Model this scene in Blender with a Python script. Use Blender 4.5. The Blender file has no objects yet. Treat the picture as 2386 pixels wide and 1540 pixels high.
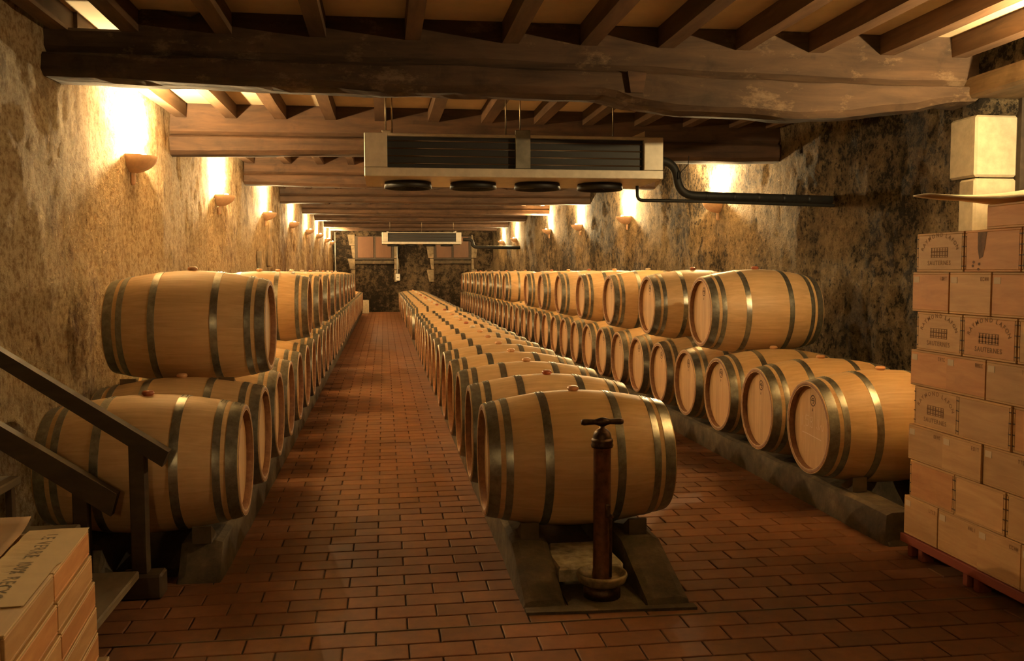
import bpy, bmesh, math, random
from mathutils import Vector, Matrix, noise as mnoise
PI = math.pi
random.seed(7)
S = bpy.context.scene
C = S.collection

# ------------------------------------------------------------------ camera, world, exposure
EYE = 1.5
FPX, PITCH, YAW, ROLL = 2127.8, .0642, .1389, .0035
cyw, syw, cp, sp = math.cos(YAW), math.sin(YAW), math.cos(PITCH), math.sin(PITCH)
FWD = Vector((syw * cp, cyw * cp, -sp)); RGT = Vector((cyw, -syw, 0)); DWN = FWD.cross(RGT)
cr, sr = math.cos(ROLL), math.sin(ROLL)
R2 = cr * RGT + sr * DWN; D2 = -sr * RGT + cr * DWN
cam_d = bpy.data.cameras.new('camera'); cam = bpy.data.objects.new('camera', cam_d); C.objects.link(cam)
cam_d.sensor_width = 36; cam_d.lens = FPX / 2386 * 36; cam_d.clip_start = .05; cam_d.clip_end = 100
U2 = -D2; B2 = -FWD
cam.matrix_world = Matrix(((R2.x, U2.x, B2.x, 0), (R2.y, U2.y, B2.y, 0), (R2.z, U2.z, B2.z, EYE), (0, 0, 0, 1)))
S.camera = cam
def project(p):
    v = Vector(p) - Vector((0, 0, EYE)); z = v.dot(FWD)
    if z < .05: return None
    return (1193 + FPX * v.dot(R2) / z, 770 + FPX * v.dot(D2) / z)

wd = bpy.data.worlds.new('world'); S.world = wd; wd.use_nodes = True
bg = wd.node_tree.nodes['Background']; bg.inputs[0].default_value = (.02, .014, .008, 1); bg.inputs[1].default_value = .1
S.view_settings.view_transform = 'Standard'; S.view_settings.look = 'None'
S.view_settings.gamma = 1; S.view_settings.use_curve_mapping = False
S.view_settings.exposure = 1.76
LAMP_W, SPILL_W = 260.0, 62.0
LAMP_COL = (1.0, .70, .325)
S.cycles.diffuse_bounces = 6; S.cycles.max_bounces = 12

# ------------------------------------------------------------------ materials
def mat(name):
    m = bpy.data.materials.new(name); m.use_nodes = True
    nt = m.node_tree; return m, nt, nt.nodes['Principled BSDF']
def N(nt, typ, **kw):
    n = nt.nodes.new(typ)
    for k, v in kw.items():
        if k in n.inputs.keys() and not hasattr(type(n), k): n.inputs[k].default_value = v
        else:
            try: setattr(n, k, v)
            except Exception: n.inputs[k].default_value = v
    return n
def coords(nt, scale=(1, 1, 1), rnd=0.0, kind='Object'):
    tc = N(nt, 'ShaderNodeTexCoord'); mp = N(nt, 'ShaderNodeMapping'); mp.inputs['Scale'].default_value = scale
    nt.links.new(tc.outputs[kind], mp.inputs['Vector'])
    if rnd:
        oi = N(nt, 'ShaderNodeObjectInfo'); mu = N(nt, 'ShaderNodeVectorMath', operation='SCALE')
        cmb = N(nt, 'ShaderNodeCombineXYZ')
        for k in range(3): nt.links.new(oi.outputs['Random'], cmb.inputs[k])
        nt.links.new(cmb.outputs[0], mu.inputs[0]); mu.inputs['Scale'].default_value = rnd
        nt.links.new(mu.outputs[0], mp.inputs['Location'])
    return mp.outputs[0]
def noise(nt, vec, scale, detail=4, rough=.6, dist=0.0):
    n = N(nt, 'ShaderNodeTexNoise'); n.inputs['Scale'].default_value = scale; n.inputs['Detail'].default_value = detail
    n.inputs['Roughness'].default_value = rough; n.inputs['Distortion'].default_value = dist
    nt.links.new(vec, n.inputs['Vector']); return n.outputs['Fac']
def ramp(nt, fac, stops):
    r = N(nt, 'ShaderNodeValToRGB'); e = r.color_ramp.elements
    while len(e) > 1: e.remove(e[-1])
    e[0].position = stops[0][0]; e[0].color = (*stops[0][1], 1)
    for p, c in stops[1:]:
        x = e.new(p); x.color = (*c, 1)
    nt.links.new(fac, r.inputs[0]); return r.outputs[0]
def mix(nt, fac, a, b, mode='MIX'):
    m = N(nt, 'ShaderNodeMix', data_type='RGBA', blend_type=mode)
    for sock, v in ((0, fac), (6, a), (7, b)):
        if hasattr(v, 'is_linked') or hasattr(v, 'links'): nt.links.new(v, m.inputs[sock])
        elif sock == 0: m.inputs[0].default_value = v
        else: m.inputs[sock].default_value = (*v, 1)
    return m.outputs[2]
def math_(nt, op, a, b=None, c=None):
    m = N(nt, 'ShaderNodeMath', operation=op)
    for i, v in enumerate((a, b, c)):
        if v is None: continue
        if hasattr(v, 'links'): nt.links.new(v, m.inputs[i])
        else: m.inputs[i].default_value = v
    return m.outputs[0]
def bump(nt, bs, h, strength, dist=.01):
    b = N(nt, 'ShaderNodeBump'); b.inputs['Strength'].default_value = strength; b.inputs['Distance'].default_value = dist
    nt.links.new(h, b.inputs['Height']); nt.links.new(b.outputs[0], bs.inputs['Normal'])
def simple(name, col, rough=.6, metal=0.0, var=0.0, vscale=20, bumpy=0.0, spec=.5):
    m, nt, bs = mat(name); bs.inputs['Roughness'].default_value = rough; bs.inputs['Metallic'].default_value = metal
    bs.inputs['Specular IOR Level'].default_value = spec
    if var or bumpy:
        v = coords(nt); f = noise(nt, v, vscale, 5)
        lo = tuple(c * (1 - var) for c in col); hi = tuple(min(1, c * (1 + var)) for c in col)
        nt.links.new(ramp(nt, f, [(.3, lo), (.7, hi)]), bs.inputs['Base Color'])
        if bumpy: bump(nt, bs, f, bumpy)
    else: bs.inputs['Base Color'].default_value = (*col, 1)
    return m
def wood(name, dark, light, scale=(3, 45, 45), rough=.55, rnd=7.0, tint=.18, bumpy=.15, stain=0.0, staves=False, wash=None):
    m, nt, bs = mat(name)
    v = coords(nt, scale, rnd); f = noise(nt, v, 1.0, 5, .6, .6)
    col = ramp(nt, f, [(.25, dark), (.72, light)])
    oi = N(nt, 'ShaderNodeObjectInfo'); rv = oi.outputs['Random']
    if staves:
        tc = N(nt, 'ShaderNodeTexCoord'); sx = N(nt, 'ShaderNodeSeparateXYZ'); nt.links.new(tc.outputs['Object'], sx.inputs[0])
        a = math_(nt, 'ARCTAN2', sx.outputs[1], sx.outputs[2]); a = math_(nt, 'FLOOR', math_(nt, 'MULTIPLY', math_(nt, 'ADD', a, PI), NST / (2 * PI)))
        a = math_(nt, 'ADD', a, math_(nt, 'MULTIPLY', rv, 91.7))
        wn = N(nt, 'ShaderNodeTexWhiteNoise', noise_dimensions='1D'); nt.links.new(a, wn.inputs['W']); rv = wn.outputs['Value']
    t = math_(nt, 'MULTIPLY_ADD', rv, tint * 2, 1 - tint)
    cm = N(nt, 'ShaderNodeCombineXYZ')
    for k in range(3): nt.links.new(t, cm.inputs[k])
    col = mix(nt, 1.0, col, cm.outputs[0], 'MULTIPLY')
    if stain:
        v2 = coords(nt, (1, 1, 1), rnd); f2 = noise(nt, v2, 3.2, 6, .65)
        col = mix(nt, math_(nt, 'MULTIPLY', ramp(nt, f2, [(.56, (0, 0, 0)), (.74, (1, 1, 1))]), stain), col, tuple(c * .3 for c in dark))
    if wash:
        v3 = coords(nt, (1.2, 1, 2.2)); f3 = noise(nt, v3, 2.6, 7, .75)
        col = mix(nt, math_(nt, 'MULTIPLY', ramp(nt, f3, [(.54, (0, 0, 0)), (.64, (1, 1, 1))]), .6), col, wash)
    nt.links.new(col, bs.inputs['Base Color']); bs.inputs['Roughness'].default_value = rough
    if bumpy: bump(nt, bs, f, bumpy, .004)
    return m
NST = 28
OAK_D, OAK_L = (.515, .330, .162), (.675, .470, .252)
M = {}
M['oak_body'] = wood('oak_body', OAK_D, OAK_L, (3, 40, 40), .5, 5, .035, .06, .15, staves=True)
M['oak_stave'] = wood('oak_stave', OAK_D, OAK_L, (3, 40, 40), .5, 5, .035, .06, .15)
M['oak_head'] = wood('oak_head', (.46, .27, .12), (.60, .38, .19), (40, 40, 3), .6, 5, .09, .06, .1)
M['beam'] = wood('beam_wood', (.032, .016, .0075), (.105, .053, .026), (2.2, 14, 14), .75, 11, .18, .8, .6)
M['beam_pale'] = wood('beam_wood_weathered', (.026, .014, .007), (.088, .051, .028), (1.6, 11, 11), .8, 11, .14, 1.0, .8, wash=(.22, .155, .095))
M['joist'] = wood('joist_wood', (.065, .035, .018), (.16, .09, .047), (16, 2, 16), .7, 11, .22, .4, .3)
M['pine'] = wood('pine_board', (.44, .235, .085), (.60, .36, .155), (9, 3.0, 26), .6, 13, .12, .1, .12)
M['pine_red'] = wood('pine_board_reddish', (.46, .19, .055), (.66, .33, .12), (12, 3, 22), .6, 13, .12, .12, .3)
M['pine_lid'] = wood('pine_lid', (.48, .30, .12), (.66, .45, .20), (18, 2.2, 18), .6, 13, .08, .08)
M['stair'] = wood('stair_wood', (.032, .02, .010), (.075, .047, .025), (4, 12, 12), .7, 9, .2, .3, .3)
M['chock'] = wood('chock_wood', (.06, .04, .02), (.15, .10, .055), (8, 8, 8), .8, 9, .2, .3)
M['pallet'] = wood('red_pallet', (.16, .028, .014), (.26, .05, .024), (14, 3, 14), .7, 9, .15, .2)
M['pallet_pale'] = wood('pale_pallet', (.22, .15, .08), (.36, .26, .15), (14, 3, 14), .7, 9, .15, .2)
M['shutter'] = wood('shutter_wood', (.10, .042, .018), (.155, .07, .03), (3, 3, 1), .6, 9, .1, .2)
M['frame_dark'] = simple('dark_frame', (.05, .035, .022), .7, var=.3)
M['bung_tan'] = simple('bung_tan', (.60, .32, .16), .32)
M['bung_red'] = simple('bung_red', (.36, .10, .045), .3)
M['bung_pale'] = simple('bung_pale', (.66, .56, .42), .3)
M['plaster_lamp'] = simple('sconce_plaster', (.68, .44, .26), .7, var=.12, vscale=30)
M['casing'] = simple('evaporator_casing', (.60, .55, .45), .42, .25, var=.12, vscale=14)
M['casing_dull'] = simple('evaporator_plate', (.22, .21, .17), .5, .5, var=.35, vscale=10)
M['coil'] = simple('coil_black', (.012, .013, .014), .5)
M['fin'] = simple('coil_tube', (.10, .062, .035), .45, .5)
M['fan'] = simple('fan_black', (.015, .014, .013), .55)
M['pipe'] = simple('pipe_insulation', (.02, .02, .019), .6, bumpy=.2, var=.3)
M['conduit'] = simple('grey_conduit', (.36, .36, .33), .5)
M['switch'] = simple('switch_plastic', (.62, .60, .52), .4)
M['iron'] = simple('pump_iron', (.075, .042, .026), .45, .55, var=.6, vscale=30, bumpy=.35)
M['pumptube'] = simple('pump_tube', (.14, .055, .03), .5, .35, var=.5, vscale=25, bumpy=.2)
M['rim'] = simple('pump_dish_rim', (.20, .155, .095), .6, var=.5, vscale=30, bumpy=.3)
M['ink'] = simple('print_ink', (.25, .125, .052), .8)
M['ink_grey'] = simple('stencil_ink', (.20, .155, .09), .8)
M['stamp'] = simple('head_stamp', (.10, .05, .022), .8)
M['chalk'] = simple('chalk', (.68, .52, .38), .9)
M['sticker'] = simple('paper_sticker', (.60, .46, .30), .7)
M['ink_knot'] = simple('knot', (.14, .06, .022), .7, var=.4, vscale=30)
M['lime_dirty'] = simple('dirty_limestone', (.22, .165, .10), .9, var=.45, vscale=7, bumpy=.3)
M['chime'] = wood('chime_endgrain', (.17, .075, .034), (.34, .17, .08), (30, 30, 30), .65, 5, .1, .1)
M['lintel'] = wood('lintel_wood', (.12, .075, .036), (.32, .22, .115), (14, 1.6, 14), .8, 5, .05, .6, .4)
M['tread'] = wood('tread_wood', (.13, .095, .055), (.25, .19, .115), (12, 2, 12), .7, 9, .15, .3, .3)
M['paper_strip'] = simple('printed_card', (.62, .47, .25), .75, var=.08, vscale=6)
M['steel'] = simple('hanger_steel', (.30, .24, .16), .4, .9)
M['nail'] = simple('nail_dark', (.06, .03, .015), .6)
M['kraft'] = simple('kraft_paper', (.34, .205, .10), .75, var=.15, vscale=6)
M['card'] = simple('white_card', (.72, .66, .50), .6)
M['strip'] = simple('floor_strip', (.20, .13, .075), .7)
M['mortar'] = simple('mortar', (.055, .034, .02), .9, var=.3, vscale=60)
M['ceil'] = simple('ceiling_plaster', (.70, .57, .38), .85, var=.12, vscale=3, bumpy=.1)
M['lime'] = simple('limestone', (.50, .44, .32), .85, var=.16, vscale=16, bumpy=.4)
M['slab'] = simple('stone_slab', (.30, .26, .19), .85, var=.6, vscale=14, bumpy=.5)

def mk_hoop():
    m, nt, bs = mat('galvanised_hoop')
    v = coords(nt, (1, 1, 1), 9); f = noise(nt, v, 26, 5, .7)
    nt.links.new(ramp(nt, f, [(.3, (.20, .20, .18)), (.72, (.40, .405, .37))]), bs.inputs['Base Color'])
    bs.inputs['Metallic'].default_value = .82
    nt.links.new(ramp(nt, f, [(.2, (.27,) * 3), (.8, (.42,) * 3)]), bs.inputs['Roughness'])
    return m
M['hoop'] = mk_hoop()
def mk_brick():
    m, nt, bs = mat('terracotta_brick')
    v = coords(nt, (1, 1, 1), 17); f = noise(nt, v, 14, 5, .65)
    col = ramp(nt, f, [(.25, (.155, .066, .031)), (.75, (.245, .112, .055))])
    oi = N(nt, 'ShaderNodeObjectInfo')
    at = N(nt, 'ShaderNodeAttribute', attribute_name='tone')
    g = N(nt, 'ShaderNodeNewGeometry'); wv = noise(nt, g.outputs['Position'], .9, 3)
    t = math_(nt, 'ADD', oi.outputs['Random'], at.outputs['Fac']); t = math_(nt, 'FRACT', t)
    t = math_(nt, 'MULTIPLY_ADD', t, .34, .68); t = math_(nt, 'ADD', t, math_(nt, 'MULTIPLY', wv, .3))
    cm = N(nt, 'ShaderNodeCombineXYZ')
    for k in range(3): nt.links.new(t, cm.inputs[k])
    nt.links.new(mix(nt, 1.0, col, cm.outputs[0], 'MULTIPLY'), bs.inputs['Base Color'])
    nt.links.new(ramp(nt, f, [(.2, (.58,) * 3), (.8, (.75,) * 3)]), bs.inputs['Roughness'])
    bs.inputs['Specular IOR Level'].default_value = .35
    bump(nt, bs, f, .12, .004); return m
M['brick'] = mk_brick()
def mk_concrete():
    m, nt, bs = mat('old_concrete')
    v = coords(nt); f = noise(nt, v, 7, 7, .7)
    nt.links.new(ramp(nt, f, [(.3, (.032, .023, .013)), (.55, (.088, .064, .036)), (.75, (.18, .13, .072))]), bs.inputs['Base Color'])
    bs.inputs['Roughness'].default_value = .85; bump(nt, bs, f, .6, .012); return m
M['concrete'] = mk_concrete()
def mk_wall(name, base_hi, base_lo, mould, mould_amt, grow=None, streak=.5, far_extra=0.0, fw=.45):
    m, nt, bs = mat(name)
    v = coords(nt); vs = coords(nt, (1, 1, .30))
    fine = noise(nt, v, 22, 7, .75); mid = noise(nt, v, 7.5, 7, .72); big = noise(nt, v, .9, 4, .55)
    st = noise(nt, vs, 8.5, 5, .65)
    col = ramp(nt, fine, [(.40, base_lo), (.55, base_hi)])
    k = math_(nt, 'MULTIPLY_ADD', mid, 1 - fw, math_(nt, 'MULTIPLY', fine, fw))
    k = math_(nt, 'MULTIPLY_ADD', math_(nt, 'SUBTRACT', st, .5), streak, k)
    k = math_(nt, 'MULTIPLY_ADD', math_(nt, 'SUBTRACT', big, .5), .38, k)
    tc = N(nt, 'ShaderNodeTexCoord'); sx = N(nt, 'ShaderNodeSeparateXYZ'); nt.links.new(tc.outputs['Object'], sx.inputs[0])
    if grow:
        mr = N(nt, 'ShaderNodeMapRange'); nt.links.new(sx.outputs[1], mr.inputs[0])
        mr.inputs[1].default_value = grow[0]; mr.inputs[2].default_value = grow[1]; mr.inputs[3].default_value = 0; mr.inputs[4].default_value = far_extra
        k = math_(nt, 'ADD', k, mr.outputs[0])
    msk = ramp(nt, k, [(mould_amt, (0, 0, 0)), (mould_amt + .12, (1, 1, 1))])
    col = mix(nt, msk, col, mould)
    nt.links.new(col, bs.inputs['Base Color']); bs.inputs['Roughness'].default_value = .92
    bs.inputs['Specular IOR Level'].default_value = .25
    hgt = math_(nt, 'MULTIPLY_ADD', mid, 1.4, fine)
    bump(nt, bs, hgt, 1.0, .035); return m
M['wall_l'] = mk_wall('plaster_left', (.63, .50, .31), (.34, .22, .11), (.17, .095, .042), .548, (9, 17), .35, .11)
M['wall_r'] = mk_wall('plaster_right', (.40, .305, .18), (.16, .112, .062), (.020, .015, .010), .437, None, .06, 0, .6)
M['wall_b'] = mk_wall('stone_back', (.16, .112, .065), (.075, .052, .028), (.016, .011, .007), .43, None, .15)
def mk_bulb():
    m, nt, bs = mat('lamp_bulb'); bs.inputs['Emission Color'].default_value = (1, .82, .5, 1); bs.inputs['Emission Strength'].default_value = 25
    bs.inputs['Base Color'].default_value = (.9, .85, .7, 1); return m
M['bulb'] = mk_bulb()

# ------------------------------------------------------------------ mesh helpers
class MB:
    def __init__(s): s.v = []; s.f = []; s.sm = []
    def add(s, vs, fs, smooth=False):
        o = len(s.v); s.v += [tuple(v) for v in vs]; s.f += [tuple(i + o for i in f) for f in fs]; s.sm += [smooth] * len(fs); return s
    def box(s, x0, x1, y0, y1, z0, z1, bev=0.0, M4=None):
        if bev <= 0:
            vs = [(x, y, z) for z in (z0, z1) for y in (y0, y1) for x in (x0, x1)]
            fs = [(0, 2, 3, 1), (4, 5, 7, 6), (0, 1, 5, 4), (2, 6, 7, 3), (0, 4, 6, 2), (1, 3, 7, 5)]
        else:
            b = bev; vs = []; idx = {}
            for sz in (0, 1):
                for sy in (0, 1):
                    for sx in (0, 1):
                        X = (x0, x1)[sx]; Y = (y0, y1)[sy]; Z = (z0, z1)[sz]; dx = (b, -b)[sx]; dy = (b, -b)[sy]; dz = (b, -b)[sz]
                        idx[sx, sy, sz] = len(vs); vs += [(X, Y + dy, Z + dz), (X + dx, Y, Z + dz), (X + dx, Y + dy, Z)]
            q = lambda a, b_, c, d, k: [idx[a] + k, idx[b_] + k, idx[c] + k, idx[d] + k]
            fs = [q((0, 0, 0), (0, 0, 1), (0, 1, 1), (0, 1, 0), 0), q((1, 0, 0), (1, 1, 0), (1, 1, 1), (1, 0, 1), 0),
                  q((0, 0, 0), (1, 0, 0), (1, 0, 1), (0, 0, 1), 1), q((0, 1, 0), (0, 1, 1), (1, 1, 1), (1, 1, 0), 1),
                  q((0, 0, 0), (0, 1, 0), (1, 1, 0), (1, 0, 0), 2), q((0, 0, 1), (1, 0, 1), (1, 1, 1), (0, 1, 1), 2)]
            def edge(a, c, k1, k2): fs.append([idx[a] + k1, idx[a] + k2, idx[c] + k2, idx[c] + k1])
            for p in (0, 1):
                for r in (0, 1):
                    edge((p, r, 0), (p, r, 1), 0, 1); edge((p, 0, r), (p, 1, r), 0, 2); edge((0, p, r), (1, p, r), 1, 2)
            for k in idx.values(): fs.append([k, k + 1, k + 2])
        if M4 is not None: vs = [M4 @ Vector(v) for v in vs]
        return s.add(vs, fs)
    def lathe(s, prof, n=24, axis='Z', a0=0, a1=2 * PI, cen=(0, 0, 0), smooth=True, caps=True):
        full = abs(a1 - a0 - 2 * PI) < 1e-6; m = n if full else n + 1; vs = []
        for r, z in prof:
            for i in range(m):
                a = a0 + (a1 - a0) * i / n
                p = (r * math.cos(a), r * math.sin(a), z)
                if axis == 'X': p = (z, r * math.cos(a), r * math.sin(a))
                if axis == 'Y': p = (r * math.sin(a), z, r * math.cos(a))
                vs.append((p[0] + cen[0], p[1] + cen[1], p[2] + cen[2]))
        fs = []
        for j in range(len(prof) - 1):
            for i in range(n):
                k = (i + 1) % m if full else i + 1
                fs.append((j * m + i, j * m + k, (j + 1) * m + k, (j + 1) * m + i))
        s.add(vs, fs, smooth)
        if caps and full:
            o = len(s.v) - len(vs)
            for j in (0, len(prof) - 1):
                if prof[j][0] > 1e-5: s.f.append(tuple(o + j * m + i for i in range(n))); s.sm.append(False)
        return s
    def tube(s, pts, r, n=8, smooth=True):
        pts = [Vector(p) for p in pts]; vs = []; rs = r if isinstance(r, (list, tuple)) else [r] * len(pts)
        t0 = (pts[1] - pts[0]).normalized(); up = Vector((0, 0, 1)) if abs(t0.z) < .9 else Vector((1, 0, 0))
        side = t0.cross(up).normalized()
        for i, p in enumerate(pts):
            t = (pts[min(i + 1, len(pts) - 1)] - pts[max(i - 1, 0)]).normalized()
            side = (side - t * side.dot(t)).normalized(); u = side.cross(t)
            for k in range(n):
                a = 2 * PI * k / n; vs.append(p + (side * math.cos(a) + u * math.sin(a)) * rs[i])
        fs = [(j * n + k, j * n + (k + 1) % n, (j + 1) * n + (k + 1) % n, (j + 1) * n + k) for j in range(len(pts) - 1) for k in range(n)]
        s.add(vs, fs, smooth); o = len(s.v) - len(vs)
        s.f += [tuple(o + k for k in range(n)), tuple(o + (len(pts) - 1) * n + k for k in range(n))]; s.sm += [False, False]
        return s
    def prism(s, poly, axis, a, b):
        n = len(poly); vs = []
        for w in (a, b):
            for p, q in poly: vs.append({'X': (w, p, q), 'Y': (p, w, q), 'Z': (p, q, w)}[axis])
        fs = [tuple(range(n)), tuple(range(n, 2 * n))] + [(i, (i + 1) % n, n + (i + 1) % n, n + i) for i in range(n)]
        return s.add(vs, fs)
    def mesh(s, name):
        me = bpy.data.meshes.new(name); me.from_pydata(s.v, [], s.f)
        me.polygons.foreach_set('use_smooth', s.sm); me.update()
        bm = bmesh.new(); bm.from_mesh(me); bmesh.ops.recalc_face_normals(bm, faces=bm.faces); bm.to_mesh(me); bm.free()
        return me
    def build(s, name, m, parent=None, loc=(0, 0, 0), rot=(0, 0, 0)): return obj(name, s.mesh(name), m, parent, loc, rot)
def obj(name, me, m=None, parent=None, loc=(0, 0, 0), rot=(0, 0, 0), kind=None):
    o = bpy.data.objects.new(name, me); C.objects.link(o)
    if m is not None:
        mm = M[m] if isinstance(m, str) else m
        if not me.materials: me.materials.append(mm)
        elif me.materials[0] != mm: o.material_slots[0].link = 'OBJECT'; o.material_slots[0].material = mm
    if parent is not None: o.parent = parent
    o.location = loc; o.rotation_euler = rot
    if kind: o['kind'] = kind
    return o
def tag(o, label, cat, group=None):
    o['label'] = label; o['category'] = cat
    if group: o['group'] = group
    return o
def thing(name, label, cat, loc=(0, 0, 0), rotz=0, group=None):
    o = bpy.data.objects.new(name, None); C.objects.link(o); o.empty_display_size = .1
    o.location = loc; o.rotation_euler = (0, 0, rotz); return tag(o, label, cat, group)
ORD = ['', 'first', 'second', 'third', 'fourth', 'fifth', 'sixth', 'seventh', 'eighth', 'ninth', 'tenth', 'eleventh', 'twelfth', 'thirteenth', 'fourteenth',
       'fifteenth', 'sixteenth', 'seventeenth', 'eighteenth', 'nineteenth', 'twentieth']
def ordn(n):
    if n <= 20: return ORD[n]
    t = {2: 'twenty', 3: 'thirty', 4: 'forty'}[n // 10]
    return (t + '-' + ORD[n % 10]) if n % 10 else {2: 'twentieth', 3: 'thirtieth', 4: 'fortieth'}[n // 10]
def fbm(p, s, o=4):
    v = 0; a = .5
    for k in range(o): v += a * mnoise.noise(Vector(p) * s * (2 ** k)); a *= .5
    return v

# ------------------------------------------------------------------ room shell
XL = -1.89
def xr(y): return 3.87 + .009 * (y - 5.5)
YB, YN = 35.0, -3.0
ys = []
y = YN
while y < YB:
    ys.append(y); y += .05 if 2.5 < y < 12 else (.10 if y < 20 else .18)
ys.append(YB)
def wall_bump(yy, z, amp): return amp * (fbm((yy, z, 3.1), 1.1, 3) * 1.1 + .35 * fbm((yy, z, 9.7), 9, 2))
def wall_grid(name, m, xf, ylist, z0, z1, dz, amp, sgn):
    nz = max(2, int((z1 - z0) / dz)); vs = []
    for yy in ylist:
        for k in range(nz + 1):
            z = z0 + (z1 - z0) * k / nz
            d = wall_bump(yy, z, amp)
            vs.append((xf(yy) - sgn * d, yy, z))
    n1 = nz + 1
    fs = [(i * n1 + k, (i + 1) * n1 + k, (i + 1) * n1 + k + 1, i * n1 + k + 1) for i in range(len(ylist) - 1) for k in range(nz)]
    mb = MB(); mb.add(vs, fs, True); return mb.build(name, m)
wl = wall_grid('wall_left', 'wall_l', lambda y: XL, ys, -.05, 3.5, .06, .05, 1); wl['kind'] = 'structure'
DJ = 5.55            # far jamb of the doorway in the right wall
wr = wall_grid('wall_right', 'wall_r', xr, [DJ] + [y for y in ys if y > DJ + .02], -.05, 3.5, .06, .06, -1); wr['kind'] = 'structure'
wn = wall_grid('wall_right_near', 'wall_r', xr, [y for y in ys if y < 4.3] + [4.3], -.05, 3.5, .08, .05, -1); wn['kind'] = 'structure'
wa = wall_grid('wall_right_above_door', 'wall_r', xr, [4.3] + [y for y in ys if 4.32 < y < DJ - .02] + [DJ], 2.66, 3.5, .06, .06, -1); wa['kind'] = 'structure'
# far wall, facing the camera
nx, nz = 90, 50
vs = [(-2.0 + 6.4 * i / nx, YB - .10 * fbm((i * .07, k * .07, 4.4), 1.6, 4), -.05 + 3.6 * k / nz) for i in range(nx + 1) for k in range(nz + 1)]
fs = [(i * (nz + 1) + k, i * (nz + 1) + k + 1, (i + 1) * (nz + 1) + k + 1, (i + 1) * (nz + 1) + k) for i in range(nx) for k in range(nz)]
wb = MB().add(vs, fs, True).build('wall_back', 'wall_b'); wb['kind'] = 'structure'
wnr = MB().box(-2.1, 4.2, YN - .2, YN, -.1, 3.6).build('wall_near', 'wall_l'); wnr['kind'] = 'structure'
for (yy, zz, hh, w) in ((14.3, 1.62, .42, .10), (15.6, 2.0, .8, .16)):
    MB().box(XL - .01, XL + .045, yy - w, yy + w, zz - hh / 2, zz + hh / 2, .01).build('plaster_patch', 'lime_dirty', wl)

# floor: mortar bed with bricks laid as parts
fl = MB().box(-2.1, 4.4, YN - .1, YB + .2, -.1, -.009).build('floor', 'mortar'); fl['kind'] = 'structure'
BX, BY, BH = .262, .1425, .012
def brick_mb(w, d):
    mb = MB(); b = .004; g = .0035
    x0, x1, y0, y1 = -w / 2 + g, w / 2 - g, -d / 2 + g, d / 2 - g
    vs = [(x0, y0, -.010), (x1, y0, -.010), (x1, y1, -.010), (x0, y1, -.010), (x0, y0, -b * .5), (x1, y0, -b * .5), (x1, y1, -b * .5), (x0, y1, -b * .5),
          (x0 + b, y0 + b, 0), (x1 - b, y0 + b, 0), (x1 - b, y1 - b, 0), (x0 + b, y1 - b, 0)]
    fs = [(0, 1, 5, 4), (1, 2, 6, 5), (2, 3, 7, 6), (3, 0, 4, 7), (4, 5, 9, 8), (5, 6, 10, 9), (6, 7, 11, 10), (7, 4, 8, 11), (8, 9, 10, 11)]
    return mb.add(vs, fs)
bricks = []
row = 0; yy = 3.629 - 24 * BY + BY / 2
while yy < YB - .1:
    off = .081 if row % 2 else -.050
    k0 = int((-1.9 - off) / BX) - 1
    for k in range(k0, k0 + 26):
        xx = off + (k + .5) * BX
        if not (-1.85 < xx < 3.85): continue
        if yy > 4.62 and (xx < -.82 - BX * .4 or xx > 2.74 + BX * .4): continue
        if yy > 4.0 and .66 < xx < 1.30: continue
        bricks.append((xx, yy, row))
    yy += BY; row += 1
def inview(x, y):
    p = project((x, y, 0)); return p and -60 < p[0] < 2446 and p[1] < 1570
def blocked(x, y): return (x > 2.75 and y < 4.45) or (x < -1.12 and y < 4.4) or (x < -.95 and y < 3.5)
near = sorted([b for b in bricks if inview(b[0], b[1]) and not blocked(b[0], b[1])], key=lambda b: math.hypot(b[0], b[1]))[:300]
nearset = set(near)
bme = brick_mb(BX, BY).mesh('brick')
for (x, y, r) in near: obj('brick', bme, 'brick', fl, (x, y, random.uniform(-.0012, .0008)), (random.uniform(-.004, .004), random.uniform(-.003, .003), random.uniform(-.006, .006)))
mb = MB(); tones = []
tmpl = brick_mb(BX, BY)
for b in bricks:
    if b in nearset: continue
    dz = random.uniform(-.0012, .0008)
    mb.add([(v[0] + b[0], v[1] + b[1], v[2] + dz) for v in tmpl.v], tmpl.f); tones += [random.random()] * len(tmpl.f)
me = bpy.data.meshes.new('brick_paving'); me.from_pydata(mb.v, [], mb.f); me.update()
at = me.attributes.new('tone', 'FLOAT', 'FACE'); at.data.foreach_set('value', tones)
obj('brick_paving', me, 'brick', fl, kind='stuff')
MB().box(-1.1, 2.9, 3.7725, 3.7775, -.008, .0018).build('joint_strip', 'strip', fl)

# ------------------------------------------------------------------ ceiling: beams, joists, boards
BEAMS = [(1.9, 2.58, 2.89), (5.72, 2.55, 2.885), (8.80, 2.585, 2.90), (13.1, 2.70, 2.99), (17.5, 2.785, 3.05), (22.1, 2.885, 3.09), (26.2, 2.93, 3.14), (30.2, 2.97, 3.18), (33.6, 3.0, 3.21)]
JH = .13
def ztop(y):
    if y <= BEAMS[0][0]: return BEAMS[0][2]
    for (a, _, t0), (b, _, t1) in zip(BEAMS, BEAMS[1:]):
        if y <= b: return t0 + (t1 - t0) * (y - a) / (b - a)
    return BEAMS[-1][2]
cy = [YN - .1] + [b[0] for b in BEAMS] + [YB + .1]
mb = MB(); vs = []
for yy in cy:
    z = ztop(yy) + JH
    vs += [(-2.1, yy, z), (4.4, yy, z), (-2.1, yy, z + .12), (4.4, yy, z + .12)]
fs = []
for i in range(len(cy) - 1):
    a = i * 4; b = a + 4; fs += [(a, a + 1, b + 1, b), (a + 2, b + 2, b + 3, a + 3)]
ce = mb.add(vs, fs).build('ceiling', 'ceil'); ce['kind'] = 'structure'
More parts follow.
